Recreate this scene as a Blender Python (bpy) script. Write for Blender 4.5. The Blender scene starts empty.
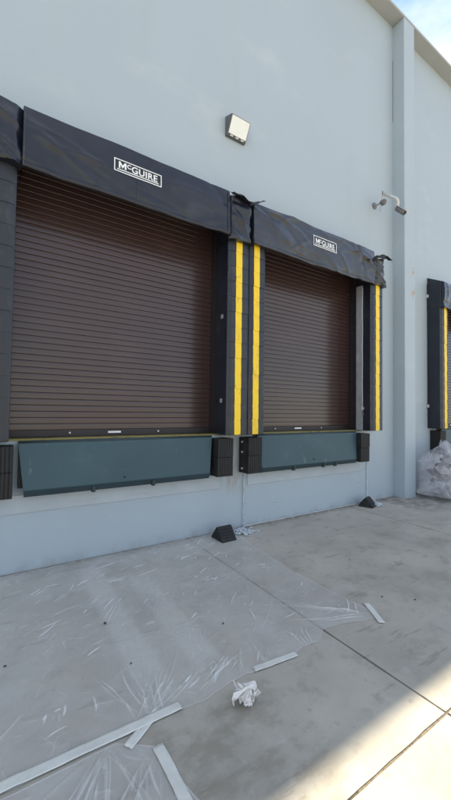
import bpy, bmesh, math, random
import numpy as np
from mathutils import Vector, Matrix, noise
random.seed(7)
S = bpy.context.scene
COL = S.collection
R = math.radians

# ------------------------------------------------------------------ camera
# X runs along the dock wall, Y into it, Z up; the camera stands at the origin, 1.5 m up
def camera_basis(yaw, pitch, roll):
    fw = Vector((math.sin(yaw)*math.cos(pitch), math.cos(yaw)*math.cos(pitch), math.sin(pitch)))
    r = fw.cross(Vector((0, 0, 1))).normalized(); u = r.cross(fw)
    c, s = math.cos(roll), math.sin(roll)
    return fw, r*c + u*s, u*c - r*s
fw, rt, up = camera_basis(R(32.9175), R(1.8272), R(.7576))
cd = bpy.data.cameras.new('camera'); cam = bpy.data.objects.new('camera', cd); COL.objects.link(cam)
cam.matrix_world = Matrix(((rt.x, up.x, -fw.x, 0), (rt.y, up.y, -fw.y, 0), (rt.z, up.z, -fw.z, 1.5), (0, 0, 0, 1)))
cd.sensor_fit = 'VERTICAL'; cd.sensor_height = 36; cd.lens = 356.275/800*36
cd.clip_start = .05; cd.clip_end = 3000
S.camera = cam

# ------------------------------------------------------------------ sky, sun, exposure
SUN = Vector((1.25, .286, 1)).normalized()
EL = math.asin(SUN.z); AZ = math.atan2(SUN.x, SUN.y)
world = bpy.data.worlds.new('World'); S.world = world; world.use_nodes = True
wn = world.node_tree; wn.nodes.clear()
out = wn.nodes.new('ShaderNodeOutputWorld'); bg = wn.nodes.new('ShaderNodeBackground'); sky = wn.nodes.new('ShaderNodeTexSky')
sky.sky_type = 'NISHITA'; sky.sun_disc = False; sky.sun_elevation = EL; sky.sun_rotation = AZ
sky.air_density = 1.0; sky.dust_density = 0; sky.ozone_density = 1.0
bg.inputs['Strength'].default_value = .10
tc = wn.nodes.new('ShaderNodeTexCoord'); mp = wn.nodes.new('ShaderNodeMapping'); mp.inputs['Scale'].default_value = (1, 1, 2.2)
nz = wn.nodes.new('ShaderNodeTexNoise'); nz.inputs['Scale'].default_value = 2.6; nz.inputs['Detail'].default_value = 7; nz.inputs['Roughness'].default_value = .58
cr = wn.nodes.new('ShaderNodeValToRGB'); cr.color_ramp.elements[0].position = .36; cr.color_ramp.elements[1].position = .60
mx = wn.nodes.new('ShaderNodeMixRGB'); mx.inputs[2].default_value = (4.4, 4.5, 4.65, 1)
mul = wn.nodes.new('ShaderNodeMath'); mul.operation = 'MULTIPLY'; mul.inputs[1].default_value = .88
L = wn.links.new
L(tc.outputs['Generated'], mp.inputs[0]); L(mp.outputs[0], nz.inputs['Vector']); L(nz.outputs['Fac'], cr.inputs[0])
L(cr.outputs[0], mul.inputs[0]); L(mul.outputs[0], mx.inputs[0]); L(sky.outputs[0], mx.inputs[1]); L(mx.outputs[0], bg.inputs[0]); L(bg.outputs[0], out.inputs[0])
sd = bpy.data.lights.new('sun', 'SUN'); sd.energy = 5.0; sd.angle = R(.53); sd.color = (1, .88, .66)
sun = bpy.data.objects.new('sun', sd); COL.objects.link(sun)
sun.rotation_euler = SUN.to_track_quat('Z', 'Y').to_euler(); sun.location = (0, 0, 30)
S.view_settings.view_transform = 'Standard'; S.view_settings.look = 'None'
S.view_settings.gamma = 1; S.view_settings.exposure = 1.55
S.render.engine = 'CYCLES'
S.cycles.max_bounces = 8; S.cycles.transparent_max_bounces = 12

# ------------------------------------------------------------------ materials
def mat(name, col, rough=.6, var=.12, scale=6, bump=0, bscale=80, metal=0, spec=.5, col2=None, detail=6, stretch=(1, 1, 1), coat=0):
    m = bpy.data.materials.new(name); m.use_nodes = True; t = m.node_tree; b = t.nodes['Principled BSDF']
    tc = t.nodes.new('ShaderNodeTexCoord'); mp = t.nodes.new('ShaderNodeMapping'); mp.inputs['Scale'].default_value = stretch
    n = t.nodes.new('ShaderNodeTexNoise'); n.inputs['Scale'].default_value = scale; n.inputs['Detail'].default_value = detail; n.inputs['Roughness'].default_value = .6
    r = t.nodes.new('ShaderNodeValToRGB'); r.color_ramp.elements[0].position = .3; r.color_ramp.elements[1].position = .7
    c2 = col2 if col2 else tuple(c*(1-var) for c in col)
    r.color_ramp.elements[0].color = (*c2, 1); r.color_ramp.elements[1].color = (*(min(1, c*(1+var*.5)) for c in col), 1)
    t.links.new(tc.outputs['Object'], mp.inputs[0]); t.links.new(mp.outputs[0], n.inputs['Vector']); t.links.new(n.outputs['Fac'], r.inputs[0]); t.links.new(r.outputs[0], b.inputs['Base Color'])
    b.inputs['Roughness'].default_value = rough; b.inputs['Metallic'].default_value = metal; b.inputs['Specular IOR Level'].default_value = spec
    b.inputs['Coat Weight'].default_value = coat
    if bump:
        n2 = t.nodes.new('ShaderNodeTexNoise'); n2.inputs['Scale'].default_value = bscale; n2.inputs['Detail'].default_value = 4
        bp = t.nodes.new('ShaderNodeBump'); bp.inputs['Strength'].default_value = bump; bp.inputs['Distance'].default_value = .01
        t.links.new(mp.outputs[0], n2.inputs['Vector']); t.links.new(n2.outputs['Fac'], bp.inputs['Height']); t.links.new(bp.outputs[0], b.inputs['Normal'])
    return m

def layer(m, col, lo, hi, scale, stretch=(1, 1, 1), detail=8, mask=None, amount=1.0, off=(0, 0, 0)):
    """stain of its own shape mixed over the base colour: noise threshold, optionally limited to a world box"""
    t = m.node_tree; b = t.nodes['Principled BSDF']; prev = b.inputs['Base Color'].links[0].from_socket
    g = t.nodes.new('ShaderNodeNewGeometry'); mp = t.nodes.new('ShaderNodeMapping'); mp.inputs['Scale'].default_value = stretch; mp.inputs['Location'].default_value = off
    n = t.nodes.new('ShaderNodeTexNoise'); n.inputs['Scale'].default_value = scale; n.inputs['Detail'].default_value = detail; n.inputs['Roughness'].default_value = .65
    t.links.new(g.outputs['Position'], mp.inputs[0]); t.links.new(mp.outputs[0], n.inputs['Vector'])
    r = t.nodes.new('ShaderNodeMapRange'); r.interpolation_type = 'SMOOTHSTEP'
    r.inputs[1].default_value = lo; r.inputs[2].default_value = hi; r.inputs[4].default_value = amount
    t.links.new(n.outputs['Fac'], r.inputs[0]); fac = r.outputs[0]
    if mask:
        sp = t.nodes.new('ShaderNodeSeparateXYZ'); t.links.new(g.outputs['Position'], sp.inputs[0])
        for ax, (a0, a1, a2, a3) in mask.items():
            for (p, q) in ((a0, a1), (a3, a2)):
                mr = t.nodes.new('ShaderNodeMapRange'); mr.interpolation_type = 'SMOOTHSTEP'; mr.inputs[1].default_value = p; mr.inputs[2].default_value = q
                if p > q:
                    mr.inputs[1].default_value = q; mr.inputs[2].default_value = p; mr.inputs[3].default_value = 1; mr.inputs[4].default_value = 0
                t.links.new(sp.outputs[ax], mr.inputs[0])
                mm = t.nodes.new('ShaderNodeMath'); mm.operation = 'MULTIPLY'; t.links.new(fac, mm.inputs[0]); t.links.new(mr.outputs[0], mm.inputs[1]); fac = mm.outputs[0]
    x = t.nodes.new('ShaderNodeMixRGB'); x.inputs[2].default_value = (*col, 1)
    t.links.new(fac, x.inputs[0]); t.links.new(prev, x.inputs[1]); t.links.new(x.outputs[0], b.inputs['Base Color'])

YW = 3.81
M = {}
M['wall'] = mat('wall_paint', (.380, .442, .492), .62, .04, .4, .14, 30, spec=.35)
layer(M['wall'], (.39, .435, .455), .50, .80, .7, (1, 1, .4), amount=.35)
layer(M['wall'], (.20, .195, .18), .42, .66, 5, (1, 1, .45), mask={0: (-30, -29, 60, 61), 2: (-2, -1, .0, .14)}, amount=.35)   # splash dirt along the foot of the wall
layer(M['wall'], (.36, .40, .42), .50, .74, 2.6, (1, 1, .10), off=(4, 0, 2), amount=.30)
layer(M['wall'], (.50, .55, .575), .55, .75, 1.6, (.5, 1, 1), off=(8, 0, 5), amount=.35)
layer(M['wall'], (.20, .20, .20), .64, .70, 7, (.35, 1, 2.2), off=(1, 0, 3), mask={0: (-3, -2, 6.0, 6.1), 2: (.1, .2, 1.0, 1.2)}, amount=.35)
layer(M['wall'], (.30, .26, .21), .42, .60, 7, (1, 1, .3), mask={0: (2.45, 2.55, 2.72, 2.80), 2: (.35, .62, 1.15, 1.3)}, amount=.75)
layer(M['wall'], (.33, .22, .12), .55, .66, 9, (1, 1, .7), mask={0: (6.3, 6.4, 6.6, 6.7), 2: (3.2, 3.4, 4.1, 4.3)}, amount=.6)
M['frame'] = mat('frame_paint', (.42, .468, .512), .6, .10, 3, .08, 60, spec=.35)
layer(M['frame'], (.26, .15, .06), .66, .74, 5, (1, 1, 2), amount=.7)
layer(M['frame'], (.34, .35, .35), .55, .75, 3, (.5, 1, 3), amount=.5)
M['cap'] = mat('cap_paint', (.355, .365, .36), .6, .08, 2, .05, 60)
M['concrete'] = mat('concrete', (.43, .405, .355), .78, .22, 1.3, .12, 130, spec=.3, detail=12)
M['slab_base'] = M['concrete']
layer(M['concrete'], (.27, .25, .215), .50, .72, .9, off=(3, 1, 0), amount=.75)
layer(M['concrete'], (.25, .235, .205), .50, .70, 5, off=(1, 8, 0), detail=12, amount=.55)
layer(M['concrete'], (.47, .45, .41), .56, .70, 11, off=(6, 2, 0), detail=12, amount=.45)
layer(M['concrete'], (.47, .45, .41), .54, .70, 2.2, off=(9, 4, 0), amount=.55)
layer(M['concrete'], (.20, .195, .185), .60, .72, 9, off=(2, 7, 0), amount=.5)
layer(M['concrete'], (.12, .115, .11), .66, .72, 26, off=(5, 5, 0), amount=.7)
layer(M['concrete'], (.62, .61, .585), .22, .46, 5, (1, .25, 1), mask={0: (.66, .73, .84, .90), 1: (1.66, 1.95, 3.4, 3.7)}, amount=.5)   # paler bands running straight out from the wall
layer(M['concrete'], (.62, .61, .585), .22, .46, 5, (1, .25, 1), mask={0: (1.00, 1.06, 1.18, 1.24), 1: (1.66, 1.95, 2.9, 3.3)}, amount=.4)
layer(M['concrete'], (.10, .095, .085), .60, .645, 3.5, (.35, 2.2, 1), off=(7, 3, 0), detail=10, amount=.28)
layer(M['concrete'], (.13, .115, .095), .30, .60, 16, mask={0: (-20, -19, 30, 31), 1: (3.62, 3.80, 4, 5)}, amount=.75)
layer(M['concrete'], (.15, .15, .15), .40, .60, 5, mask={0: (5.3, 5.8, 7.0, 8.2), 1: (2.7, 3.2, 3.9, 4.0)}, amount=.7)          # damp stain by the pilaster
layer(M['concrete'], (.25, .225, .18), .46, .62, 3.2, (1, 1.6, 1), mask={0: (.3, .6, 1.1, 1.5), 1: (.2, .6, 1.5, 1.7)}, amount=.65)
M['ground'] = mat('ground_concrete', (.35, .335, .30), .85, .25, .6, .2, 90)
M['joint'] = mat('joint_filler', (.055, .052, .048), .9, .4, 30)
M['sand_joint'] = mat('sandy_joint', (.17, .135, .095), .9, .5, 25, .6, 60)
layer(M['sand_joint'], (.03, .026, .02), .5, .62, 18, amount=.9)
M['vinyl'] = mat('navy_vinyl', (.013, .016, .028), .31, .35, 4, .10, 160, spec=.5)
layer(M['vinyl'], (.034, .039, .050), .52, .74, 2.5, (1, 1, 1.6), amount=.6)
M['vinyl_worn'] = mat('worn_vinyl', (.020, .023, .034), .25, .4, 3, .12, 120, spec=.6)
layer(M['vinyl_worn'], (.055, .062, .078), .50, .80, 2.5, (1, 1, 2.2), amount=.5)
M['vinyl_black'] = mat('black_vinyl', (.018, .020, .024), .6, .3, 5, .1, 120)
M['pleat'] = mat('pleat_vinyl', (.019, .023, .031), .48, .25, 6, .15, 200)
layer(M['pleat'], (.055, .06, .066), .52, .72, 7, (1, 1, .6), amount=.6)
M['yellow'] = mat('yellow_vinyl', (.86, .58, .010), .45, .08, 9, .1, 150)
layer(M['yellow'], (.45, .31, .03), .50, .72, 5, (1, 1, .5), amount=.6)
layer(M['yellow'], (.16, .12, .05), .60, .70, 16, (1, 1, .6), off=(3, 0, 0), amount=.7)
M['white_print'] = mat('white_print', (.78, .80, .82), .5, .06, 20)
M['slat'] = mat('bronze_slat', (.050, .029, .028), .22, .12, 5, .03, 140, spec=.6, stretch=(.3, 1, 1))
layer(M['slat'], (.070, .046, .043), .5, .75, 1.6, (.6, 1, 1.5), amount=.5)
M['door_bar'] = mat('black_bar', (.022, .018, .022), .5, .25, 8)
M['teal'] = mat('teal_steel', (.034, .076, .096), .5, .10, 1.6, .05, 90, spec=.4)
layer(M['teal'], (.070, .115, .135), .54, .78, 2.0, (1, 1, 1.6), amount=.45)
layer(M['teal'], (.13, .10, .08), .64, .70, 13, (.5, 1, 2.5), amount=.55)
layer(M['teal'], (.10, .07, .045), .52, .66, 9, (1, 1, 1), mask={0: (-5, -4, 20, 21), 2: (.3, .4, .73, .80)}, amount=.6)
layer(M['teal'], (.15, .19, .20), .63, .67, 5, (3, 1, .6), off=(2, 0, 6), amount=.4)
M['dark_teal'] = mat('dark_teal_steel', (.016, .036, .046), .5, .2, 5)
M['pit'] = mat('pit_steel', (.018, .018, .02), .7, .3, 6)
M['olive'] = mat('worn_yellow_edge', (.30, .25, .08), .6, .2, 10)
layer(M['olive'], (.13, .105, .06), .48, .62, 11, (.7, 1, 1), amount=.8)
M['rubber'] = mat('black_rubber', (.011, .011, .012), .7, .35, 9, .35, 150)
layer(M['rubber'], (.034, .033, .033), .54, .74, 8, (1, 1, .5), amount=.6)
M['steel'] = mat('galvanised_steel', (.34, .355, .385), .45, .2, 7, .05, 80, metal=.1)
M['bolt'] = mat('zinc_bolt', (.60, .61, .62), .4, .2, 20, metal=.3)
M['lamp_housing'] = mat('bronze_housing', (.10, .11, .12), .5, .2, 6)
M['lens'] = mat('frosted_lens', (.83, .86, .84), .25, .05, 10)
M['white_metal'] = mat('white_enamel', (.62, .60, .57), .45, .15, 10)
M['grey_metal'] = mat('grey_metal', (.16, .16, .17), .45, .25, 10)
M['tape'] = mat('white_tape', (.66, .67, .63), .5, .10, 9, .25, 60)
layer(M['tape'], (.30, .29, .26), .62, .72, 25, amount=.6)
M['paper'] = mat('white_paper', (.72, .70, .68), .8, .08, 8, .2, 60)
layer(M['paper'], (.35, .35, .42), .60, .68, 60, amount=.4)
M['chain'] = mat('galvanised_chain', (.62, .68, .74), .4, .3, 30, metal=.1)
M['pebble'] = mat('dark_stone', (.055, .050, .044), .8, .3, 40)
M['sealant'] = mat('pale_sealant', (.50, .52, .53), .6, .15, 12)

def film(name, col, fac, rough, bump, bscale, stretch):
    m = bpy.data.materials.new(name); m.use_nodes = True; t = m.node_tree; b = t.nodes['Principled BSDF']; o = t.nodes['Material Output']
    b.inputs['Base Color'].default_value = (*col, 1); b.inputs['Roughness'].default_value = rough; b.inputs['IOR'].default_value = 1.5
    b.inputs['Specular IOR Level'].default_value = .7
    tr = t.nodes.new('ShaderNodeBsdfTransparent'); mxs = t.nodes.new('ShaderNodeMixShader')
    g = t.nodes.new('ShaderNodeNewGeometry'); mp = t.nodes.new('ShaderNodeMapping'); mp.inputs['Scale'].default_value = stretch; mp.inputs['Rotation'].default_value = (0, 0, R(-12))
    n = t.nodes.new('ShaderNodeTexNoise'); n.inputs['Scale'].default_value = bscale; n.inputs['Detail'].default_value = 5
    n3 = t.nodes.new('ShaderNodeTexNoise'); n3.inputs['Scale'].default_value = 3.5; n3.inputs['Detail'].default_value = 6
    mr = t.nodes.new('ShaderNodeMapRange'); mr.inputs[1].default_value = .3; mr.inputs[2].default_value = .7; mr.inputs[3].default_value = fac-.14; mr.inputs[4].default_value = fac+.14
    bp = t.nodes.new('ShaderNodeBump'); bp.inputs['Strength'].default_value = bump; bp.inputs['Distance'].default_value = .01
    t.links.new(g.outputs['Position'], mp.inputs[0]); t.links.new(mp.outputs[0], n.inputs['Vector']); t.links.new(n.outputs['Fac'], bp.inputs['Height']); t.links.new(bp.outputs[0], b.inputs['Normal'])
    t.links.new(g.outputs['Position'], n3.inputs['Vector']); t.links.new(n3.outputs['Fac'], mr.inputs[0]); t.links.new(mr.outputs[0], mxs.inputs[0])
    t.links.new(tr.outputs[0], mxs.inputs[1]); t.links.new(b.outputs[0], mxs.inputs[2]); t.links.new(mxs.outputs[0], o.inputs['Surface'])
    return m
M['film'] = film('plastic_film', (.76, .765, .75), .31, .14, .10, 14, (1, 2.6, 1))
def crease_film(m, hi):                            # whitened creases, with their bright highlights put into the opacity by the crease attribute
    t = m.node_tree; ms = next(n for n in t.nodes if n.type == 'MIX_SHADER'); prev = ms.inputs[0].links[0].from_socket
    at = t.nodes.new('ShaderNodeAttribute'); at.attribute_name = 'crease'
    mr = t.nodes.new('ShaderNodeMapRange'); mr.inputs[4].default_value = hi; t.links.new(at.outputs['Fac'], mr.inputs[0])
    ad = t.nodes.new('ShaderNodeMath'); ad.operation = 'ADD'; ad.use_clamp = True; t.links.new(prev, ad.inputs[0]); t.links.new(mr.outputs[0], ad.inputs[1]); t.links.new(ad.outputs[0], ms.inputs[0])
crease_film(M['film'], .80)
M['bag'] = film('clear_bag', (.62, .62, .68), .30, .12, .30, 12, (1, 1, 1.4))

# ------------------------------------------------------------------ builders
class MB:
    def __init__(s): s.v = []; s.f = []
    def box(s, x0, x1, y0, y1, z0, z1):
        n = len(s.v)
        s.v += [(x0, y0, z0), (x1, y0, z0), (x1, y1, z0), (x0, y1, z0), (x0, y0, z1), (x1, y0, z1), (x1, y1, z1), (x0, y1, z1)]
        s.f += [tuple(n+i for i in q) for q in ((0, 3, 2, 1), (4, 5, 6, 7), (0, 1, 5, 4), (1, 2, 6, 5), (2, 3, 7, 6), (3, 0, 4, 7))]
        return s
    def poly(s, pts):
        n = len(s.v); s.v += [tuple(p) for p in pts]; s.f.append(tuple(range(n, n+len(pts)))); return s
    def prism(s, pts, d):                         # closed outline pts swept by vector d
        n = len(s.v); k = len(pts); d = Vector(d)
        s.v += [tuple(p) for p in pts] + [tuple(Vector(p)+d) for p in pts]
        s.f.append(tuple(n+i for i in range(k))); s.f.append(tuple(n+k+i for i in reversed(range(k))))
        for i in range(k):
            j = (i+1) % k; s.f.append((n+i, n+k+i, n+k+j, n+j))
        return s
    def grid(s, fn, nu, nv, closed=False):
        n = len(s.v)
        for j in range(nv+1):
            for i in range(nu+1): s.v.append(tuple(fn(i/nu, j/nv)))
        for j in range(nv):
            for i in range(nu):
                a = n+j*(nu+1)+i; s.f.append((a, a+1, a+nu+2, a+nu+1))
        return s
    def tube(s, path, r, k=8):
        path = [Vector(p) for p in path]; n = len(s.v); rr = r if isinstance(r, (list, tuple)) else [r]*len(path)
        prev = None
        for i, p in enumerate(path):
            d = (path[min(i+1, len(path)-1)] - path[max(i-1, 0)]).normalized()
            a = d.cross(Vector((0, 0, 1)) if abs(d.z) < .9 else Vector((1, 0, 0))).normalized() if prev is None else (prev - d*prev.dot(d)).normalized()
            prev = a; b = d.cross(a)
            for q in range(k):
                w = 2*math.pi*q/k; s.v.append(tuple(p + (a*math.cos(w)+b*math.sin(w))*rr[i]))
        for i in range(len(path)-1):
            for q in range(k):
                s.f.append((n+i*k+q, n+i*k+(q+1) % k, n+(i+1)*k+(q+1) % k, n+(i+1)*k+q))
        s.f.append(tuple(n+q for q in reversed(range(k)))); e = n+(len(path)-1)*k; s.f.append(tuple(e+q for q in range(k)))
        return s
    def torus(s, c, ax1, ax2, R1, r, k=10, m=5, elong=0):
        n = len(s.v); c = Vector(c); ax1 = Vector(ax1); ax2 = Vector(ax2); nn = ax1.cross(ax2)
        for i in range(k):
            w = 2*math.pi*i/k; d = ax1*math.cos(w)+ax2*math.sin(w); o = ax1*(elong if math.cos(w) > 0 else -elong)
            for j in range(m):
                t = 2*math.pi*j/m; s.v.append(tuple(c+o+d*(R1+r*math.cos(t))+nn*(r*math.sin(t))))
        for i in range(k):
            for j in range(m):
                a = n+i*m+j; b = n+i*m+(j+1) % m; c2 = n+((i+1) % k)*m+(j+1) % m; d2 = n+((i+1) % k)*m+j
                s.f.append((a, d2, c2, b))
        return s
    def mesh(s, name, m, smooth=False, bevel=0, seg=2):
        me = bpy.data.meshes.new(name); me.from_pydata(s.v, [], s.f); me.validate()
        bm = bmesh.new(); bm.from_mesh(me)
        if bevel:
            bmesh.ops.remove_doubles(bm, verts=bm.verts, dist=1e-5)
            ed = [e for e in bm.edges if len(e.link_faces) == 2 and e.calc_face_angle(0) > .5]
            bmesh.ops.bevel(bm, geom=ed, offset=bevel, segments=seg, affect='EDGES', profile=.5)
        bmesh.ops.recalc_face_normals(bm, faces=bm.faces)
        bm.to_mesh(me); bm.free()
        me.materials.append(M[m] if isinstance(m, str) else m)
        if smooth: me.polygons.foreach_set('use_smooth', [True]*len(me.polygons))
        return me
    def build(s, name, m, parent=None, loc=(0, 0, 0), **k):
        return put(name, s.mesh(name, m, **k), parent, loc)

def put(name, me, parent=None, loc=(0, 0, 0), rot=None):
    o = bpy.data.objects.new(name, me); COL.objects.link(o); o.location = loc
    if rot: o.rotation_euler = rot
    if parent: o.parent = parent
    return o
def solid(o, th, off=0):
    md = o.modifiers.new('thickness', 'SOLIDIFY'); md.thickness = th; md.offset = off; return o
def tag(o, label, cat, group=None):
    o['label'] = label; o['category'] = cat
    if group: o['group'] = group
    return o
def thing(name, label, cat, loc, group=None, rotz=0):
    o = bpy.data.objects.new(name, None); COL.objects.link(o); o.location = loc; o.rotation_euler = (0, 0, rotz); o.empty_display_size = .1
    return tag(o, label, cat, group)
def structure(o): o['kind'] = 'structure'; return o
def fbm(x, y, z=0, o=4):
    return noise.fractal(Vector((x, y, z)), 1.0, 2.0, o, noise_basis='PERLIN_ORIGINAL')
def ridge(x, y, z=0):
    return 1 - abs(noise.noise(Vector((x, y, z))))*2

# ------------------------------------------------------------------ ground and slabs
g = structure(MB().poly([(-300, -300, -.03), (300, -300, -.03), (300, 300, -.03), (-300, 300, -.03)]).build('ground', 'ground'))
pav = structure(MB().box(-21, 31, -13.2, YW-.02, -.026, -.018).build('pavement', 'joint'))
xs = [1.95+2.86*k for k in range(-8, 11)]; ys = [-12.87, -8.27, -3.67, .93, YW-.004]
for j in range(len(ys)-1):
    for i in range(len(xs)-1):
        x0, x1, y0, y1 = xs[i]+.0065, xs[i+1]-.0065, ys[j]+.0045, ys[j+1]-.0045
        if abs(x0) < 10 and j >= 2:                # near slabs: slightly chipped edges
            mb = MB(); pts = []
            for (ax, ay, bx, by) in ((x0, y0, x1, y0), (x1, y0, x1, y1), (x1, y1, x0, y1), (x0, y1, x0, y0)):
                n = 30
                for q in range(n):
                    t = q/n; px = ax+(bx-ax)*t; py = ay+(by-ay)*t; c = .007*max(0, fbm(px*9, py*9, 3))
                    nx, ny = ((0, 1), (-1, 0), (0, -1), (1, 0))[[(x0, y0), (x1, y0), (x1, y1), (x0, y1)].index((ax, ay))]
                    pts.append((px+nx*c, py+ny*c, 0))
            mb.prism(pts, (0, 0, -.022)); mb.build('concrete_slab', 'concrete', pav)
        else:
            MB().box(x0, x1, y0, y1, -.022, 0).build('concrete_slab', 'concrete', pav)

for y in ys[1:-1]: MB().box(-20, 30, y-.006, y+.006, -.0178, -.004).build('joint_strip', 'sand_joint', pav)
# ------------------------------------------------------------------ building
bld = thing('warehouse_building', 'pale grey painted warehouse wall with loading docks, pilaster and roof cap', 'building', (0, YW, 0))
DC = [1.21, 3.99, 8.72]          # centres of the three dock openings
HW, Z0, Z1, ZR = 1.22, 1.20, 3.98, 8.82
mb = MB()
xb = [-16] + [c+s*HW for c in DC for s in (-1, 1)] + [32]
zb = [-.02, Z0, Z1, ZR]
for i in range(len(xb)-1):
    for j in range(3):
        if i % 2 == 1 and j == 1: continue
        mb.poly([(xb[i], 0, zb[j]), (xb[i+1], 0, zb[j]), (xb[i+1], 0, zb[j+1]), (xb[i], 0, zb[j+1])])
for c in DC:
    a, b = c-HW, c+HW
    mb.poly([(a, 0, Z0), (b, 0, Z0), (b, .3, Z0), (a, .3, Z0)]); mb.poly([(a, 0, Z1), (a, .3, Z1), (b, .3, Z1), (b, 0, Z1)])
    mb.poly([(a, 0, Z0), (a, .3, Z0), (a, .3, Z1), (a, 0, Z1)]); mb.poly([(b, 0, Z0), (b, 0, Z1), (b, .3, Z1), (b, .3, Z0)])
    mb.poly([(a, .3, Z0), (b, .3, Z0), (b, .3, Z1), (a, .3, Z1)])
mb.poly([(-16, 0, -.02), (-16, 0, ZR), (-16, 24, ZR), (-16, 24, -.02)]); mb.poly([(32, 0, -.02), (32, 24, -.02), (32, 24, ZR), (32, 0, ZR)])
mb.poly([(-16, 24, -.02), (-16, 24, ZR), (32, 24, ZR), (32, 24, -.02)])
mb.build('wall', 'wall', bld)
MB().box(-16.2, 32.2, -.232, 24.2, ZR+.001, ZR+.045).build('roof_cap', 'cap', bld, bevel=.012)
MB().box(6.13, 6.47, -.226, .01, -.01, ZR).build('pilaster', 'wall', bld, bevel=.012)
mb = MB(); mb.tube([(6.126, -.003, 6.98), (6.126, -.003, 8.16)], .004, 6); mb.build('joint_gap', 'grey_metal', bld)
def bead(u):
    x = 2.75+u*2.3; return (x, -.016-.012*u+.004*fbm(x*5, 1), .010+.003*fbm(x*9, 2))
mb = MB(); mb.tube([bead(i/40) for i in range(41)], [.008+.005*fbm(i*.4, 5) for i in range(41)], 6); mb.build('sealant_bead', 'sealant', bld, smooth=True)
# flat painted steel frame round each leveler pit
for c in (1.21, 4.02, 8.72):
    mb = MB(); mb.box(c-1.20, c+1.18, -.014, .004, .535, .705); mb.build('pit_frame', 'frame', bld, bevel=.003)

# rolling doors: part of the building, each slat a sub-part
def slat_mesh():
    prof = [(0, .0004), (-.0130, .0010), (-.0148, .004), (-.0150, .030), (-.0138, .054), (-.0115, .0605), (0, .0614)]
    mb = MB(); mb.prism([(-1.23, y, z) for y, z in prof], (2.46, 0, 0)); return mb.mesh('slat', 'slat')
SL = slat_mesh()
for di, c in enumerate(DC):
    d = MB().box(-1.215, 1.215, -.03, .02, 1.218, 1.290).build('rolling_door', 'door_bar', bld, (c, .2, 0), bevel=.006)
    d['label'] = ['bronze slatted roller door under the leftmost header', 'bronze slatted roller door beside the grey steel post', 'bronze slatted roller door beyond the pilaster'][di]
    MB().box(-1.218, 1.218, .004, .012, 1.25, 3.97).build('backing', 'pit', d)
    for k in range(43):
        put('slat', SL, d, (0, random.uniform(-.0004, .0004), 1.290+k*.0624), (0, 0, 0))
    for sx in (-1, 1): MB().box(min(sx*1.128, sx*1.216), max(sx*1.128, sx*1.216), -.17, -.022, 1.2175, 3.97).build('guide_rail', 'door_bar', d)
    MB().box(-.16, -.02, -.037, -.028, 1.248, 1.268).build('label_plate', 'white_print', d)
    for x in (-.55, .42): MB().tube([(x, -.028, 1.258), (x, -.042, 1.258)], .010, 8).build('stud', 'bolt', d)
    MB().box(-1.213, 1.213, -.195, .02, 1.2025, 1.2165).build('sill_plate', 'olive', d)

# galvanised post with a pull chain at the right of the middle door
po = thing('steel_post', 'galvanised steel channel post at right of the second roller door', 'post', (5.075, YW-.115, 0))
MB().box(-.016, .006, .002, .112, 1.222, 3.62).build('channel', 'steel', po, bevel=.003)
MB().box(-.020, .004, -.004, .002, 1.222, 3.62).build('flange', 'steel', po)
pc = thing('pull_chain', 'thin pale pull chain with hook hanging down the grey steel post', 'chain', (5.060, YW-.119, 1.6))
mb = MB(); mb.tube([(.002*math.sin(i*1.7), -.004-.004*math.sin(i*.6), i*.055) for i in range(37)], .0055, 6); mb.build('cord', 'bolt', pc)
mb = MB(); mb.torus((0, -.01, -.02), (0, 0, 1), (1, 0, 0), .026, .007, 14, 6); mb.build('ring', 'bolt', pc, smooth=True)
mb = MB(); mb.tube([(.0, -.01, -.045), (0, -.012, -.09), (.012, -.012, -.12), (.034, -.012, -.115), (.038, -.012, -.085)], [.009, .010, .011, .009, .006], 6); mb.build('hook', 'grey_metal', pc, smooth=True)

# ------------------------------------------------------------------ dock seals
PD = .255                       # depth of the foam pads
def pleat_mesh(w, seed):
    mb = MB(); h = .212; nx = 6
    rs = random.Random(seed)
    sag = [rs.uniform(-.002, .002) for _ in range(nx+1)]
    def pt(u, v):
        x = (u-.5)*w; e = abs(2*u-1); edge = -.022*max(0, (e-.75)/.25)**2
        i = min(nx, int(round(u*nx)))
        return (x, -(.011+.0070*(1-v)+.003*math.sin(math.pi*v)) - edge, v*h + sag[i]*(1-v))
    mb.grid(pt, nx, 3)
    # thin hem under the flap so that it casts a line of shade
    mb.grid(lambda u, v: (pt(u, 0)[0], pt(u, 0)[1]+v*.03, pt(u, 0)[2]+v*.003), nx, 1)
    mb.grid(lambda u, v: (pt(0, u)[0], pt(0, u)[1]+v*.035, pt(0, u)[2]), 3, 1)
    mb.grid(lambda u, v: (pt(1, u)[0], pt(1, u)[1]+v*.035, pt(1, u)[2]), 3, 1)
    return mb.mesh('pleat', 'pleat', smooth=False), pt
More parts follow.
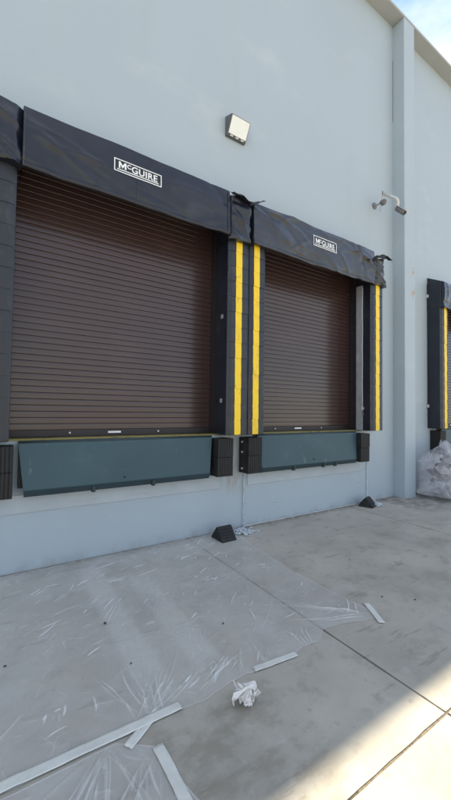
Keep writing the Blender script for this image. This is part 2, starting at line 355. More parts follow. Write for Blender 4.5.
def side_pad(root, xa, xb, sa, sb, ztop=3.64):
    """pad from xa to xb (local) with the stripe between sa and sb; pleats and stripes are sub-parts"""
    w = xb-xa; xc = (xa+xb)/2
    p = MB().box(xa, xb, -PD, -.001, 1.215, ztop).build('side_pad', 'vinyl', root, bevel=.012)
    kinds = [pleat_mesh(w-.004, s) for s in range(4)]
    stripes = []
    for me, pt in kinds:
        mb = MB(); u0, u1 = (sa-xa)/w, (sb-xa)/w
        mb.grid(lambda u, v: (pt(u0+(u1-u0)*u, v)[0], pt(u0+(u1-u0)*u, v)[1]-.0035, pt(u0+(u1-u0)*u, v)[2]-.001), 4, 3)
        mb.grid(lambda u, v: (pt(u0+(u1-u0)*u, 0)[0], pt(u0+(u1-u0)*u, 0)[1]-.0035+v*.004, pt(u0+(u1-u0)*u, 0)[2]-.001), 4, 1)
        stripes.append(mb.mesh('stripe', 'yellow'))
    n = 13; pitch = (ztop-1.225)/n
    for k in range(n):
        q = random.randrange(4); dy = random.uniform(-.0015, .0015); rz = random.uniform(-.004, .004)
        l = (xc, -PD+dy, 1.222+k*pitch)
        put('pleat', kinds[q][0], p, l, (0, 0, rz)); put('stripe', stripes[q], p, l, (0, 0, rz))
    return p

def make_folds(xa, xb, zb, zt, n, seed, tilt):
    """tension folds: (centre x, z, direction, half length, half width, height)"""
    rnd = random.Random(seed); out_ = []
    for _ in range(n):
        a = R(rnd.gauss(tilt, 22)); out_.append((rnd.uniform(xa, xb), zb+(zt-zb)*rnd.random()**1.3, math.cos(a), math.sin(a), rnd.uniform(.12, .42), rnd.uniform(.014, .040), rnd.uniform(.4, 1.0)*rnd.choice((1, 1, -.7))))
    return out_
def fold_height(folds, x, z):
    h = 0
    for cx, cz, c, s_, l, w, k in folds:
        dx, dz = x-cx, z-cz; t = dx*c+dz*s_
        if abs(t) > l*1.6: continue
        d = (-dx*s_+dz*c) + .12*t*t/l
        if abs(d) < w*3: h += k*math.exp(-abs(d/w)**1.5)*math.exp(-(t/l)**4)
    return h
def header_fn(xa, xb, zb, zt, amp, seed, logo=None):
    folds = make_folds(xa, xb, zb, zt, int(14+amp*700), int(seed*10), -14)
    def y(x, z):
        v = (z-zb)/(zt-zb); k = 1.0
        if logo:
            dx = max(0, abs(x-logo[0])-.22); dz = max(0, abs(z-logo[1])-.06); k = min(1, .15+math.hypot(dx, dz)/.2)
        big = fbm(x*.9+seed, z*1.4, seed, 2)*.9
        return -.318 - .02*math.sin(math.pi*min(1, max(0, v))) - amp*k*(big+1.0*fold_height(folds, x, z)+.05*fbm(x*7, z*9, seed+9, 2))
    return y
def head_curtain(root, xa, xb, m, amp, seed, logo=None, zb=3.595, zt=4.13, rise=.17):
    f = header_fn(xa, xb, zb, zt, amp, seed, logo); mb = MB(); nx, nz = int((xb-xa)/.022), 30
    zlo = lambda x: zb + .012*fbm(x*2.2, seed, 2)+amp*.35*fbm(x*2.5, seed, 5)
    zhi = lambda x: zt + .010*fbm(x*1.7, seed, 7)
    def front(u, v):
        x = xa+(xb-xa)*u; z = zlo(x)+(zhi(x)-zlo(x))*v; return (x, f(x, z), z)
    mb.grid(front, nx, nz)
    mb.grid(lambda u, v: (front(u, 1)[0], front(u, 1)[1]*(1-v), front(u, 1)[2]+rise*v), nx, 4)
    mb.grid(lambda u, v: (front(u, 0)[0], front(u, 0)[1]*(1-v)-.285*v, front(u, 0)[2]+.004*v), nx, 1)
    for s in (0, 1):
        mb.grid(lambda u, v: (front(s, u)[0], front(s, u)[1]*(1-v), front(s, u)[2]+rise*v*u), nz, 2)
    hc = mb.build('head_curtain', m, root, smooth=True)
    for p in hc.data.polygons: p.use_smooth = True
    md = hc.modifiers.new('edges', 'EDGE_SPLIT'); md.split_angle = R(50)
    # doubled hem along the bottom and a stitched seam
    mb = MB(); mb.grid(lambda u, v: (front(u, 0)[0], front(u, .075*v)[1]-.0045, front(u, .075*v)[2]-.004*(1-v)), nx, 2)
    solid(mb.build('hem', m, hc, smooth=True), .004)
    return hc, f, front
def lettering(root, f, cx, cz, w, h):
    """framed name plate; every vertex is laid on the curtain's surface f(x, z)"""
    def bar(mb, x0, x1, z0, z1):
        n = max(1, int(abs(x1-x0)/.02)); mb.grid(lambda u, v: (x0+(x1-x0)*u, f(x0+(x1-x0)*u, z0+(z1-z0)*v)-.006, z0+(z1-z0)*v), n, max(1, int(abs(z1-z0)/.02)))
    a, b, c, d = cx-w/2, cx+w/2, cz-h/2, cz+h/2; t = .0095
    mb = MB(); mb.grid(lambda u, v: (a+(b-a)*u, f(a+(b-a)*u, c+(d-c)*v)-.003, c+(d-c)*v), 24, 6)
    pl = solid(mb.build('name_plate', 'vinyl_black', root), .002)
    mb = MB(); bar(mb, a, b, c, c+t); bar(mb, a, b, d-t, d); bar(mb, a, a+t, c, d); bar(mb, b-t, b, c, d); bar(mb, a+.03, b-.03, c+.022, c+.031)
    solid(mb.build('plate_frame', 'white_print', pl), .002)
    fh = h*.60; x = a+.045; full = b-.04-x
    # glyph runs: capital M, small raised c with a bar, then GUIRE
    runs = [('M', 1.0, 0), ('C', .62, .36), ('GUIRE', 1.0, 0)]
    meshes = []; wid = 0
    for txt, sc, rise in runs:
        if txt == 'M':                              # drawn stroke by stroke
            mm = MB(); q = .175
            for st in ([(0, 0), (q, 0), (q, .72), (0, .72)], [(.80-q, 0), (.80, 0), (.80, .72), (.80-q, .72)], [(q, .72), (q, .40), (.40, .02), (.40, .36)], [(.80-q, .72), (.40, .36), (.40, .02), (.80-q, .40)]):
                mm.poly([(a_, b_, 0) for a_, b_ in st])
            me = bpy.data.meshes.new('letter'); me.from_pydata(mm.v, [], mm.f); meshes.append((me, 0, .80, 0, 0)); wid = .87; continue
        cu = bpy.data.curves.new('glyphs', 'FONT'); cu.body = txt; cu.size = 1.0*sc; cu.offset = .022; cu.space_character = 1.06
        ob = bpy.data.objects.new('glyphs', cu); COL.objects.link(ob); dg = bpy.context.evaluated_depsgraph_get(); dg.update()
        me = bpy.data.meshes.new_from_object(ob.evaluated_get(dg)); bpy.data.objects.remove(ob); bpy.data.curves.remove(cu)
        xsv = [v.co.x for v in me.vertices]; meshes.append((me, min(xsv), max(xsv), rise, wid)); wid += max(xsv)-min(xsv)+.07
    kx = full/wid; kz = fh/.72
    for me, x0, x1, rise, off in meshes:
        bm = bmesh.new(); bm.from_mesh(me)
        for v in bm.verts:
            X = x+(v.co.x-x0+off)*kx; Z = c+.040+(v.co.y+rise*.72)*kz*.86; v.co = (X, f(X, Z)-.007, Z)
        bm.to_mesh(me); bm.free(); me.materials.clear(); me.materials.append(M['white_print'])
        put('letter', me, pl)
def corner_wrap(root, xa, xb, m, amp, seed, zb=3.60, zt=4.10, y0=-.325):
    folds = make_folds(xa, xb, zb, zt, 16, int(seed*10), -30)
    def pt(u, v):
        x = xa+(xb-xa)*u; z = zb+(zt-zb)*v + .012*fbm(x*7, v*3, seed)*(1 if v in (0, 1) else 0)
        e = abs(2*u-1)
        return (x, y0 - amp*(fbm(x*3+seed, z*3, seed, 2)*.9+1.1*fold_height(folds, x, z)) + .05*max(0, e-.7)/.3, z)
    mb = MB(); mb.grid(pt, 22, 30)
    for s in (0, 1): mb.grid(lambda u, v: (pt(s, u)[0], pt(s, u)[1]*(1-v), pt(s, u)[2]+.12*u*v), 30, 2)
    mb.grid(lambda u, v: (pt(u, 1)[0], pt(u, 1)[1]*(1-v), pt(u, 1)[2]+.12*v), 22, 2)
    mb.grid(lambda u, v: (pt(u, 0)[0], pt(u, 0)[1]*(1-v)-.26*v, pt(u, 0)[2]), 22, 1)
    o = mb.build('corner_wrap', m, root, smooth=True); md = o.modifiers.new('edges', 'EDGE_SPLIT'); md.split_angle = R(50); return o
def torn_flap(root, x0, x1, z, seed, droop=.07, tip=.06):
    def pt(u, v):
        x = x0+(x1-x0)*u + tip*u*u*v
        zz = z + .03*math.sin(u*5+seed) - droop*v*(1-.4*u) + .025*fbm(u*4, v*3, seed) - .02*v*math.sin(9*u+seed)
        return (x, -.30 - .12*v - .03*fbm(u*3, v*2, seed+2), zz)
    return solid(MB().grid(pt, 14, 6).build('torn_flap', 'vinyl_black', root, smooth=True), .004)

grp = 'navy vinyl dock seals round the loading doors'
# left dock
ds = thing('dock_seal', 'large navy vinyl dock seal round the leftmost door, smooth header with white name plate', 'dock seal', (DC[0], YW, 0), grp)
side_pad(ds, -1.42, -1.10, -1.375, -1.26); pr = side_pad(ds, 1.10, 1.418, 1.208, 1.300)
hc, f, fr = head_curtain(ds, -1.07, 1.075, 'vinyl', .014, 3.1, logo=(-.05, 3.91))
lettering(ds, f, -.05, 3.908, .495, .130)
corner_wrap(ds, -1.43, -1.068, 'vinyl', .016, 1.7, zt=4.12); corner_wrap(ds, 1.077, 1.415, 'vinyl', .020, 5.2, zb=3.565, zt=4.09)
torn_flap(ds, 1.10, 1.48, 4.115, 2.0)
mb = MB(); mb.grid(lambda u, v: (-1.066+.012*u, f(-1.06, 3.60+.52*v)-.005, 3.60+.52*v), 2, 20); solid(mb.build('seam_strip', 'vinyl_worn', ds), .004)
mb = MB(); mb.grid(lambda u, v: (1.04+.03*u, f(1.055, 3.60+.50*v)-.005, 3.60+.50*v), 2, 12); solid(mb.build('seam_strip', 'vinyl', ds), .005)
mb = MB(); mb.grid(lambda u, v: (-.06+.006*u, f(-.057, 3.64+.19*v)-.004, 3.64+.19*v), 1, 10); solid(mb.build('stitched_seam', 'vinyl_worn', ds), .003)
for z in (1.63, 2.66): MB().box(1.092, 1.0995, -.165, -.125, z-.025, z+.025).build('label_plate', 'steel', ds)
# middle dock
ds = thing('dock_seal', 'navy dock seal with wrinkled sheen header and a torn corner, round the second door', 'dock seal', (DC[1], YW, 0), grp)
side_pad(ds, -1.356, -1.10, -1.300, -1.208); side_pad(ds, 1.10, 1.43, 1.210, 1.310)
hc, f, fr = head_curtain(ds, -1.355, 1.11, 'vinyl_worn', .026, 8.4, logo=(-.075, 3.91), zb=3.59, zt=4.125)
lettering(ds, f, -.075, 3.915, .48, .150)
corner_wrap(ds, 1.115, 1.43, 'vinyl_worn', .034, 2.6, zt=4.05, y0=-.30)
torn_flap(ds, 1.10, 1.40, 4.085, 4.4, droop=.08, tip=.03)
# right dock
ds = thing('dock_seal', 'navy dock seal seen from its boxed side, right of the pilaster', 'dock seal', (DC[2], YW, 0), grp)
side_pad(ds, -1.42, -1.10, -1.30, -1.20); side_pad(ds, 1.10, 1.42, 1.20, 1.30)
head_curtain(ds, -1.40, 1.40, 'vinyl_worn', .034, 12.0, zt=4.10, zb=3.60)
MB().box(-1.424, -1.402, -.272, -.002, 3.60, 4.13).build('end_board', 'vinyl', ds, bevel=.006)
for z in (3.88, 1.66): MB().box(-1.462, -1.424, -.045, -.004, z-.03, z+.03).build('clip', 'bolt', ds, bevel=.004)

# ------------------------------------------------------------------ levelers and bumpers
def leveler(cx, label, lugs, hole):
    t = thing('dock_leveler', label, 'dock leveler', (cx, YW, 0), 'teal steel dock levelers below the doors')
    MB().box(-1.005, 1.005, -.085, -.012, .78, 1.17).build('toe_guard', 'pit', t)
    # tapered lip: upper plate and bent tip
    tz, bz, tip = 1.188, .765, .705
    def X(z): return 1.015-(1.188-z)*.118
    mb = MB()
    for (za, ya, zb_, yb) in ((tz, -.100, bz, -.150), (bz, -.1505, tip, -.135)):
        a = [(-X(za), ya, za), (X(za), ya, za), (X(zb_), yb, zb_), (-X(zb_), yb, zb_)]
        mb.prism(a, (0, .022, 0))
    o = mb.build('lip', 'teal', t, bevel=.003)
    for p in o.data.polygons: pass
    MB().prism([(-X(bz)+.002, -.1535, bz-.004), (X(bz)-.002, -.1535, bz-.004), (X(tip)-.002, -.1385, tip+.002), (-X(tip)+.002, -.1385, tip+.002)], (0, .004, 0)).build('shaded_lip_tip', 'dark_teal', t)  # shade of the down-facing tip painted in as a darker teal plate
    mb = MB(); mb.tube([(-1.01, -.092, 1.194), (1.01, -.092, 1.194)], .013, 10); mb.build('hinge', 'dark_teal', t, smooth=True)
    MB().box(-1.012, 1.012, -.078, -.004, 1.176, 1.200).build('deck_edge', 'olive', t)
    for x in lugs:
        l = MB().prism([(x-.018, -.166, .752), (x+.018, -.166, .752), (x+.018, -.160, .690), (x-.018, -.160, .690)], (0, .045, 0)).build('lip_lug', 'dark_teal', t, bevel=.006)
    x, z = hole; yy = -.100-.050*(1.188-z)/.423
    MB().tube([(x, yy-.003, z), (x, yy+.006, z)], .013, 12).build('bolt_hole', 'pit', t)
leveler(1.20, 'teal steel dock leveler lip hanging below the leftmost door', (-.36, .26), (-.055, .81))
leveler(3.92, 'teal steel dock leveler lip between bumpers below the second door', (-.40, .20, .46), (.0, .82))
leveler(8.65, 'teal steel dock leveler partly hidden behind the clear plastic bag', (-.36, .26), (0, .81))

def block_mesh():
    w, d, h = .22, .196, .224; n = 7; pts = []
    prof = [(-w/2, 0)]
    for i in range(n):
        a = -w/2+w*i/n; b = -w/2+w*(i+1)/n; prof += [(a+.0008, -d+.005), (a+.004, -d), (b-.004, -d), (b-.0008, -d+.005)]
    prof.append((w/2, 0)); mb = MB(); mb.prism([(x, y, 0) for x, y in prof], (0, 0, h)); return mb.mesh('block', 'rubber')
BLK = block_mesh()
def bumper(cx, label, bolts=False):
    t = thing('dock_bumper', label, 'dock bumper', (cx, YW, .715), 'black rubber dock bumpers')
    for k in range(2): put('rubber_block', BLK, t, (random.uniform(-.003, .003), -.002-random.uniform(0, .006), .003+k*.229), (0, 0, random.uniform(-.02, .02)))
    MB().box(-.112, .112, -.020, -.001, .0, .455).build('back_plate', 'pit', t)
    if bolts:
        pl = MB().box(-.119, -.1125, -.150, -.012, .01, .45).build('side_plate', 'pit', t)
        for z in (.06, .27, .40): MB().tube([(-.118, -.085, z), (-.134, -.085, z)], .014, 6).build('bolt', 'bolt', pl)
bumper(.04, 'black rubber bumper at the left edge, beside the left end of the long teal lip')
bumper(2.35, 'black rubber bumper under the pads, left one of the middle pair')
bumper(2.80, 'black rubber bumper with bolted side plate, right one of the middle pair', True)
bumper(5.04, 'black rubber bumper below the grey steel post of the second door')
bumper(7.51, 'black rubber bumper behind the clear plastic bag')

# ------------------------------------------------------------------ lamp and security camera on the wall
t = thing('flood_light', 'wedge shaped wall flood light with white lens above the name-plate header', 'wall light', (2.555, YW, 5.07))
MB().prism([(-.15, -.001, -.01), (-.15, -.001, .255), (-.15, -.155, .195), (-.15, -.042, -.005)], (.30, 0, 0)).build('housing', 'lamp_housing', t, bevel=.006)
def on_face(u, v, o): return (-.15+.30*u, -.042+(-.155+.042)*v - o*.87, -.005+.20*v - o*.49)
mb = MB(); mb.prism([on_face(.05, .10, .001), on_face(.95, .10, .001), on_face(.95, .95, .001), on_face(.05, .95, .001)], (0, -.0087, -.0049)); mb.build('lens', 'lens', t, bevel=.002)
for u in (.22, .5, .78): MB().prism([on_face(u-.07, .0, .002), on_face(u+.07, .0, .002), on_face(u+.07, .07, .002), on_face(u-.07, .07, .002)], (0, -.008, -.0045)).build('clip', 'bolt', t)

t = thing('security_camera', 'small security camera on a bent white arm, on the wall left of the pilaster', 'camera', (5.556, YW, 5.18))
MB().tube([(0, -.001, 0), (0, -.02, 0)], .055, 14).build('wall_plate', 'grey_metal', t)
MB().tube([(0, -.02, 0), (0, -.17, -.02)], .016, 8).build('bracket', 'steel', t)
MB().tube([(0, -.13, -.03), (0, -.145, -.02), (0, -.205, -.02), (0, -.22, -.03)], [.03, .048, .048, .03], 12).build('swivel', 'grey_metal', t, smooth=True)
MB().tube([(0, -.17, -.02), (0, -.175, .11), (0, -.19, .13), (0, -.42, -.075), (0, -.445, -.12), (0, -.445, -.24)], [.022, .022, .026, .024, .024, .022], 8).build('arm', 'white_metal', t, smooth=True)
MB().tube([(0, -.165, .11), (0, -.165, .19)], .009, 6).build('antenna', 'grey_metal', t)
MB().tube([(-.02, -.15, -.04), (-.06, -.16, -.19)], .006, 6).build('cable', 'steel', t)
h = MB().tube([(0, -.42, -.235), (0, -.43, -.245), (0, -.56, -.38), (0, -.565, -.385)], [.030, .044, .044, .036], 12).build('camera_head', 'grey_metal', t, smooth=True)
MB().prism([(-.05, -.43, -.20), (.05, -.43, -.20), (.05, -.60, -.375), (-.05, -.60, -.375)], (0, -.006, .006)).build('sun_hood', 'white_metal', h)
MB().tube([(0, -.564, -.384), (0, -.569, -.389)], .026, 12).build('lens', 'pit', h)

# ------------------------------------------------------------------ wheel chocks and their chains
def chock(x, y, rz, s, label):
    t = thing('wheel_chock', label, 'wheel chock', (x, y, 0), 'black rubber wheel chocks', rz)
    prof = [(-.10, -.122*s, .0), (-.10, -.118*s, .018), (-.10, -.012*s, .150*s), (-.10, .012*s, .150*s), (-.10, .118*s, .018), (-.10, .122*s, .0)]
    MB().prism(prof, (.20, 0, 0)).build('body', 'rubber', t, bevel=.006)
    for sd in (-1, 1):
        for k in range(4):
            v0 = .18+k*.2; a = Vector((-.092, sd*.118*s, .018)).lerp(Vector((-.092, sd*.012*s, .150*s)), v0); b = Vector((-.092, sd*.118*s, .018)).lerp(Vector((-.092, sd*.012*s, .150*s)), v0+.08)
            mb = MB(); mb.prism([a, a+Vector((.184, 0, 0)), b+Vector((.184, 0, 0)), b], (0, sd*.005, .004)); mb.build('tread_rib', 'rubber', t)
    mb = MB(); mb.torus((.105, 0, .07), (0, 1, 0), (0, 0, 1), .018, .005, 12, 6); mb.build('eye_ring', 'bolt', t, smooth=True)
chock(2.31, 3.565, .03, 1.0, 'black rubber wheel chock at the wall foot, on the edge of the plastic sheet')
chock(5.10, 3.62, .35, .95, 'black rubber wheel chock by the wall below the second door, half covered with chain')
def chain(x, ztop, pile, label, n, spread):
    t = MB(); rnd = random.Random(int(x*100))
    z = ztop; k = 0
    while z > .03:
        ax = Vector((1, .25, 0)).normalized() if k % 2 else Vector((.25, -1, 0)).normalized()
        t.torus((x+.003*math.sin(k), YW-.016, z), (0, 0, 1), ax, .0085, .0042, 8, 5, .009); z -= .031; k += 1
    for i in range(n):
        a = rnd.gauss(0, 1); b = rnd.gauss(0, 1); u = Vector((rnd.gauss(0, 1), rnd.gauss(0, 1), rnd.gauss(0, .35))).normalized()
        w = u.cross(Vector((rnd.gauss(0, .4), rnd.gauss(0, .4), 1))).normalized()
        px, py = pile[0]+a*spread[0], min(YW-.03, pile[1]+b*spread[1]); hh = max(.012, pile[2]*math.exp(-(a*a+b*b)/1.2)*rnd.random()+.012)
        t.torus((px, py, hh), u, w, .0095, .0046, 8, 5, .011)
    m = 24
    for i in range(m):                              # the length that joins the drop to the heap
        q = i/m; px = x+(pile[0]-x)*q+.01*math.sin(i*1.1); py = YW-.03+(pile[1]-YW+.03)*q
        u = Vector((pile[0]-x, pile[1]-YW, 0)).normalized() if i % 2 else Vector((pile[0]-x, pile[1]-YW, .0)).normalized()
        t.torus((px, py, .013), u, Vector((0, 0, 1)) if i % 2 else u.cross(Vector((0, 0, 1))), .0085, .0042, 8, 5, .009)
    o = t.build('chain', 'chain', None, smooth=True); return tag(o, label, 'chain', 'galvanised chains hanging down the wall')
chain(2.757, .72, (2.60, 3.62, .05), 'pale steel chain hanging between the middle bumpers, heaped beside the nearer chock', 110, (.085, .05))
chain(5.333, .72, (5.27, 3.60, .07), 'pale steel chain hanging at right of the second door, heaped over the farther chock', 90, (.06, .06))

# ------------------------------------------------------------------ plastic sheets and tape on the ground
YF = [(-2.4, 1.70), (.06, 1.665), (.83, 1.655), (1.02, 1.635), (1.13, 1.655), (1.32, 1.672), (1.60, 1.635), (1.78, 1.668), (1.92, 1.655), (2.05, 1.73), (2.25, 1.70), (2.44, 1.63)]
XR = [(1.60, 2.43), (1.70, 2.45), (1.90, 2.42), (2.54, 2.40), (3.37, 2.50), (3.76, 2.56)]
def lerp_pts(pts, x): return np.interp(x, [p[0] for p in pts], [p[1] for p in pts])
def film_sheet(x_left, yf_fn, yb_fn, xr_fn, nu, nv, segs, label):
    u, v = np.meshgrid(np.linspace(0, 1, nu+1), np.linspace(0, 1, nv+1))
    xg = x_left+u*(np.max(xr_fn(np.linspace(0, 4, 200)))-x_left); yf = yf_fn(xg); y = yf+(yb_fn(xg)-yf)*v
    x = x_left+u*(xr_fn(y)-x_left)
    rng = np.random.default_rng(5); h = np.zeros_like(x); cz = np.zeros_like(x)
    for _ in range(26):                             # low soft swells of trapped air
        a = rng.uniform(0, math.pi); f_ = rng.uniform(2, 22); h += .0032/f_**.6*np.sin(f_*(x*math.cos(a)+y*math.sin(a))+rng.uniform(0, 6.3)+1.5*np.sin(2.1*x+rng.uniform(0, 6))*np.sin(1.7*y+rng.uniform(0, 6)))
    h = np.maximum(h, 0)
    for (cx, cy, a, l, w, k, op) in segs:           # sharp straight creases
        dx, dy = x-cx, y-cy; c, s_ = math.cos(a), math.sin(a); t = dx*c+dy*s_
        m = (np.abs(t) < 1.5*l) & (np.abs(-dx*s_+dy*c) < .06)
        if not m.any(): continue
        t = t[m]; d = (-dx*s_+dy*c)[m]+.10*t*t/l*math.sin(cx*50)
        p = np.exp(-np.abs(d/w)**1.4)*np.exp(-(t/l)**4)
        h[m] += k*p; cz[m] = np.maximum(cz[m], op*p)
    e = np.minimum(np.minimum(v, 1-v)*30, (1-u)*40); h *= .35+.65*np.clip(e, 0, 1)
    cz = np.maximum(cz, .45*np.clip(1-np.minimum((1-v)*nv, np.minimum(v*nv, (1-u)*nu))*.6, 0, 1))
    vs = np.stack([x, y, h+.004], -1).reshape(-1, 3)
    i = np.arange(nu)[None, :]+np.arange(nv)[:, None]*(nu+1); q = np.stack([i, i+1, i+nu+2, i+nu+1], -1).reshape(-1, 4)
    me = bpy.data.meshes.new('film'); me.from_pydata(vs.tolist(), [], q.tolist())
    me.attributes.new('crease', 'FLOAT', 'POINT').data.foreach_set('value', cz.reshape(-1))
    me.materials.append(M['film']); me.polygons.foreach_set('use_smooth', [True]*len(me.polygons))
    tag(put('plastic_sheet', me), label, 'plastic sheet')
def radial(rnd, px, py, a0, a1, n, r0, r1):
    out_ = []
    for i in range(n):
        a = R(rnd.triangular(a0, a1, a0+(a1-a0)*.4)+rnd.gauss(0, 5)); px += rnd.gauss(0, .018); l = rnd.uniform(r0, r1)/2; d = rnd.uniform(.02, .07)+l
        out_.append((px+math.cos(a)*d, py+math.sin(a)*d, a, l, rnd.uniform(.0028, .0048), rnd.uniform(.003, .008), rnd.choice((.12, .2, .3, .4, .6))))
    return out_
rnd = random.Random(11); segs = []
for _ in range(130):                                 # loose groups of parallel dashes
    cx, cy = rnd.uniform(-.6, 2.4), rnd.uniform(1.75, 3.65); a = R(rnd.gauss(30, 20)); n = rnd.choice((1, 1, 1, 2, 3, 4)); l = min(.20, rnd.lognormvariate(-2.9, .5))
    for j in range(n):
        o = j*rnd.uniform(.014, .030); segs.append((cx-math.sin(a)*o+rnd.uniform(-.05, .05), cy+math.cos(a)*o, a+rnd.gauss(0, .05), l*rnd.uniform(.5, 1.1), rnd.uniform(.003, .005), rnd.uniform(.003, .007), rnd.choice((.2, .35, .6, .9, 1))))
for _ in range(460):                                # faint hairline creases everywhere
    a = R(rnd.gauss(30, 45)); segs.append((rnd.uniform(-.6, 2.45), rnd.uniform(1.7, 3.7), a, rnd.uniform(.015, .07), .0038, rnd.uniform(.001, .004), rnd.uniform(.08, .25)))
segs += radial(rnd, .62, 1.68, 20, 120, 24, .08, .45) + radial(rnd, 1.47, 1.65, 35, 110, 6, .08, .22) + radial(rnd, 1.78, 1.62, 40, 120, 6, .10, .25) + radial(rnd, 2.45, 1.66, 120, 178, 8, .2, .8)
for px in (1.0, 1.22): segs += radial(rnd, px, 1.68, 30, 80, 5, .06, .20)
wob = lambda q, a, f_, p: a*np.sin(q*f_+p)+a*.6*np.sin(q*f_*2.7+p*2)
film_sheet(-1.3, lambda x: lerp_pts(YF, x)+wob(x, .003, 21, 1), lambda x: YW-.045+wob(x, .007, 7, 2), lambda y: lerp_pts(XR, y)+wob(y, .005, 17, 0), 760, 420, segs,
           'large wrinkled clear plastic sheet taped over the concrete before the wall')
seg2 = radial(rnd, .46, 1.66, 195, 300, 20, .10, .40) + radial(rnd, .63, 1.50, 190, 280, 10, .08, .35)
for _ in range(50): seg2.append((rnd.uniform(-.3, .65), rnd.uniform(.9, 1.6), R(rnd.gauss(60, 40)), rnd.uniform(.02, .07), .004, rnd.uniform(.001, .004), rnd.uniform(.1, .3)))
XR2 = [(.3, .92), (1.25, .70), (1.40, .67), (1.52, .655), (1.60, .56), (1.64, .50)]
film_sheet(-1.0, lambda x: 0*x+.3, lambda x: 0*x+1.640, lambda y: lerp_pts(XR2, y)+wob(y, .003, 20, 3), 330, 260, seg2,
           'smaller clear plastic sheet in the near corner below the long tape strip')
def tape(a, b, w, label, z=.009, seed=0):
    a = Vector((*a, 0)); b = Vector((*b, 0)); d = b-a; n = Vector((-d.y, d.x, 0)).normalized(); ln = d.length; k = max(8, int(ln/.02))
    def pt(u, v):
        e = .006*fbm(v*40, seed, 3) if u in (0, 1) else 0
        p = a+d*(u+e/ln) + n*((v-.5)*w*(1+.05*fbm(u*ln*8, seed))+.003*fbm(u*ln*5, seed+2))
        return (p.x, p.y, z+.002*fbm(p.x*14, p.y*14, seed)+.0015*ridge(p.x*9, p.y*9, seed))
    o = solid(MB().grid(pt, k, 6).build('tape_strip', 'tape', None, smooth=True), .001, 1); tag(o, label, 'tape', 'white tape strips holding down the plastic')
tape((-.55, 1.700), (.835, 1.672), .054, 'long white tape strip along the near edge of the large sheet', .0095, 1)
tape((.735, 1.712), (.538, 1.590), .046, 'short white tape strip slanting off the end of the long strip', .0075, 2)
tape((.652, 1.530), (.66, 1.19), .048, 'white tape strip at the bottom, on the edge of the smaller sheet', .0085, 3)
tape((1.305, 1.676), (1.61, 1.643), .045, 'short white tape strip behind the crumpled paper', .008, 4)
tape((2.500, 1.788), (2.363, 1.557), .045, 'short white tape strip on the far right corner of the large sheet', .0075, 5)

# ------------------------------------------------------------------ crumpled paper, bag, small stones
def crumple(seed, size, n, nf, squash=.62):
    """a square sheet pushed together by partial mirror folds: thin layers, sharp creases, loose corners"""
    rg = np.random.default_rng(seed); g_ = np.linspace(-1, 1, n+1); X, Y = np.meshgrid(g_, g_); P = np.stack([X, Y, .02*np.sin(5*X+3*Y)], -1).reshape(-1, 3)
    for i in range(nf):
        nn = rg.normal(size=3)*np.array([1, 1, .35+.1*i]); nn /= np.linalg.norm(nn); off = rg.uniform(.05, .45)*np.abs(P@nn).max()
        d = P@nn-off; P = P-np.outer(np.maximum(0, d)*rg.uniform(1.5, 1.95), nn)
        P[:, 2] += .10*rg.uniform(-1, 1)*np.abs(P[:, 0]*rg.normal()+P[:, 1]*rg.normal())
    P -= (P.max(0)+P.min(0))/2; P /= np.abs(P[:, :2]).max(); P[:, 2] *= squash/max(.2, np.abs(P[:, 2]).max()); P *= size
    P[:, 2] -= P[:, 2].min()
    i = np.arange(n)[None, :]+np.arange(n)[:, None]*(n+1); q = np.stack([i, i+1, i+n+2, i+n+1], -1).reshape(-1, 4)
    me = bpy.data.meshes.new('crumple'); me.from_pydata(P.tolist(), [], q.tolist()); return me
def wad(seed, size, k):
    bm = bmesh.new()
    for i in range(k):
        m1 = crumple(seed+i, size*(1 if i < 2 else .8), 30, 12, .62); m1.transform(Matrix.Rotation(i*1.9, 4, 'Z') @ Matrix.Rotation((.0, .35, -.3, .2)[i % 4], 4, 'X')); bm.from_mesh(m1); bpy.data.meshes.remove(m1)
    zm = min(v.co.z for v in bm.verts)
    for v in bm.verts: v.co.z -= zm
    m2 = bpy.data.meshes.new('wad'); bm.to_mesh(m2); bm.free(); return m2
me = wad(40, .070, 5); me.materials.append(M['paper'])
tag(put('crumpled_paper', me, None, (1.118, 1.520, .001), (0, 0, R(-20))), 'crumpled white paper lying on bare concrete near the tape', 'paper')

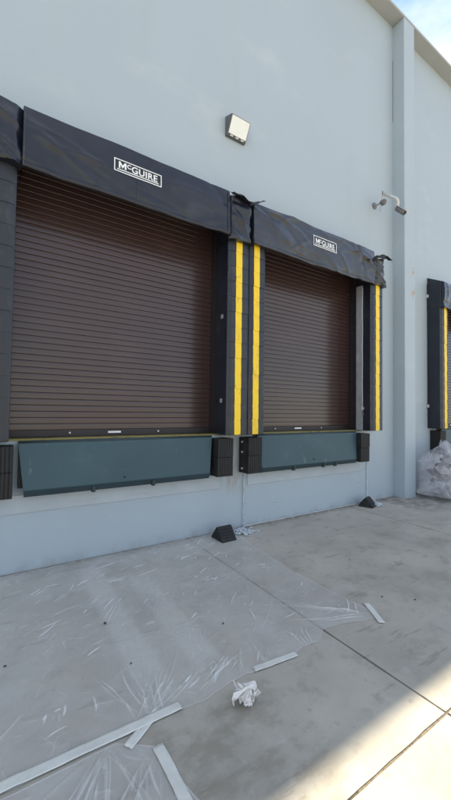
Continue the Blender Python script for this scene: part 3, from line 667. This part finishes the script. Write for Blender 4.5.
bag = thing('plastic_bag', 'big knotted clear plastic bag of waste film beside the pilaster', 'plastic bag', (6.98, 3.28, 0))
def sack(nu, nv, grow, zt, seed, nfold, amp):
    """closed sack, numpy: u round, v foot to knot, with creases that radiate from the knot and sag over the belly"""
    rg = np.random.default_rng(seed); u, v = np.meshgrid(np.linspace(0, 1, nu+1), np.linspace(0, 1, nv+1)); a = 2*np.pi*u; ca, sa = np.cos(a), np.sin(a)
    k = (np.abs(ca)**3+np.abs(sa)**3)**(-1/3); prof = np.where(v < .62, np.minimum(1, (v/.05+1e-6)**.5)*(1-.06*np.sin(np.pi*v)), np.maximum(.06, 1-np.clip((v-.62)/.38, 0, 1)**1.6*.94))
    r = np.ones_like(u)
    for i in range(7): r += .035*np.sin(a*rg.integers(1, 5)+v*rg.uniform(1, 6)+rg.uniform(0, 6))
    for i in range(nfold):
        u0, v0 = rg.uniform(0, 1), rg.uniform(.03, .97); an = rg.normal(.0, .5)+(math.pi/2 if v0 > .55 or rg.random() < .35 else .25); l = rg.uniform(.08, .30); w = rg.uniform(.008, .022)
        du = (u-u0+.5) % 1-.5; du = du*3.2; dv = v-v0; t = du*math.cos(an)+dv*math.sin(an); d = -du*math.sin(an)+dv*math.cos(an)+.6*t*t*rg.normal()
        r += amp*rg.choice((1, 1, -.6))*rg.uniform(.4, 1)*np.exp(-np.abs(d/w)**1.1)*np.exp(-(t/l)**4)
    lean = -.26*np.maximum(0, v-.66)
    P = np.stack([ca*k*r*prof*.55*grow+lean, sa*k*r*prof*.36*grow, .006+zt*v**.92*(1+.05*np.sin(a*2+1)*v)], -1).reshape(-1, 3)
    i = np.arange(nu)[None, :]+np.arange(nv)[:, None]*(nu+1); q = np.stack([i, i+1, i+nu+2, i+nu+1], -1).reshape(-1, 4)
    me = bpy.data.meshes.new('sack'); me.from_pydata(P.tolist(), [], q.tolist()); me.polygons.foreach_set('use_smooth', [True]*len(me.polygons)); return me
me = sack(240, 130, 1.0, .98, 3, 150, .075); me.materials.append(M['bag']); put('sack', me, bag)
me = crumple(8, .30, 40, 6, .5); me.materials.append(M['bag']); put('gathered_neck', me, bag, (-.26, -.06, .80), (.2, .35, .4))
me = crumple(21, .30, 40, 5, .4); me.materials.append(M['bag']); put('loose_fold', me, bag, (.22, -.16, .76), (.3, .2, 1.2))
for nm, col, rg_ in (('waste_white', (.62, .61, .62), .4), ('waste_grey', (.33, .33, .35), .5), ('waste_tan', (.40, .30, .20), .7), ('waste_dark', (.05, .05, .055), .5)): M[nm] = mat(nm, col, rg_, .25, 6, .2, 20)
rnd = random.Random(5)
for i, (x, y, z, sz, mm) in enumerate(((-.28, -.12, .06, .24, 'waste_grey'), (.06, -.16, .04, .26, 'waste_white'), (.34, -.14, .05, .22, 'waste_white'), (-.22, -.14, .34, .22, 'waste_white'), (.10, -.16, .32, .20, 'waste_tan'), (.34, -.1, .36, .22, 'waste_white'),
        (-.10, -.19, .27, .09, 'waste_dark'), (-.16, -.10, .56, .20, 'waste_grey'), (.14, -.12, .58, .22, 'waste_white'), (-.28, .10, .2, .24, 'waste_white'), (.2, .12, .2, .26, 'waste_grey'))):
    me = crumple(30+i, sz, 26, 7, .75); me.materials.append(M[mm]); put('waste_film', me, bag, (x, y, z), (rnd.uniform(-.4, .4), rnd.uniform(-.4, .4), rnd.uniform(0, 6)))

me = crumple(77, .030, 14, 5, .4); M['rust'] = mat('rusty_flake', (.38, .22, .05), .8, .4, 30, .3, 60); me.materials.append(M['rust'])
tag(put('rust_flake', me, None, (.85, YW-.034, .7055)), 'small rusty yellow flake on the ledge below the leftmost leveler', 'debris')
def pebble(x, y, s, label, z=.0):
    rnd = random.Random(int(x*1000)); bm = bmesh.new(); bmesh.ops.create_icosphere(bm, subdivisions=2, radius=1)
    for v in bm.verts:
        p = v.co.copy(); k = 1+.35*noise.noise(p*1.7+Vector((x*9, y*9, 0))); v.co = Vector((p.x*k*s*.8, p.y*k*s*.55, max(-.35*s, p.z*k*s*.4)))
    me = bpy.data.meshes.new('stone'); bm.to_mesh(me); bm.free(); me.materials.append(M['pebble'])
    o = put('stone_chip', me, None, (x, y, z+.35*s), (0, 0, rnd.random()*3)); tag(o, label, 'stone', 'dark stone chips scattered on the ground')
pebble(.689, 2.572, .015, 'largest dark stone chip, on the plastic sheet in mid left', .009)
pebble(.093, 2.452, .011, 'dark stone chip on the plastic sheet at the left edge', .008)
pebble(.717, 2.093, .009, 'small dark stone chip on the sheet, straight in front of the largest chip', .008)
pebble(1.390, 2.140, .011, 'dark stone chip on the sheet near the slab joint', .008)
pebble(2.702, 1.780, .011, 'dark stone chip on bare concrete just right of the corner tape')
pebble(2.889, 1.611, .010, 'rightmost dark stone chip on bare concrete')
pebble(3.089, 2.393, .009, 'dark stone chip on bare concrete right of the sheet, towards the wall')
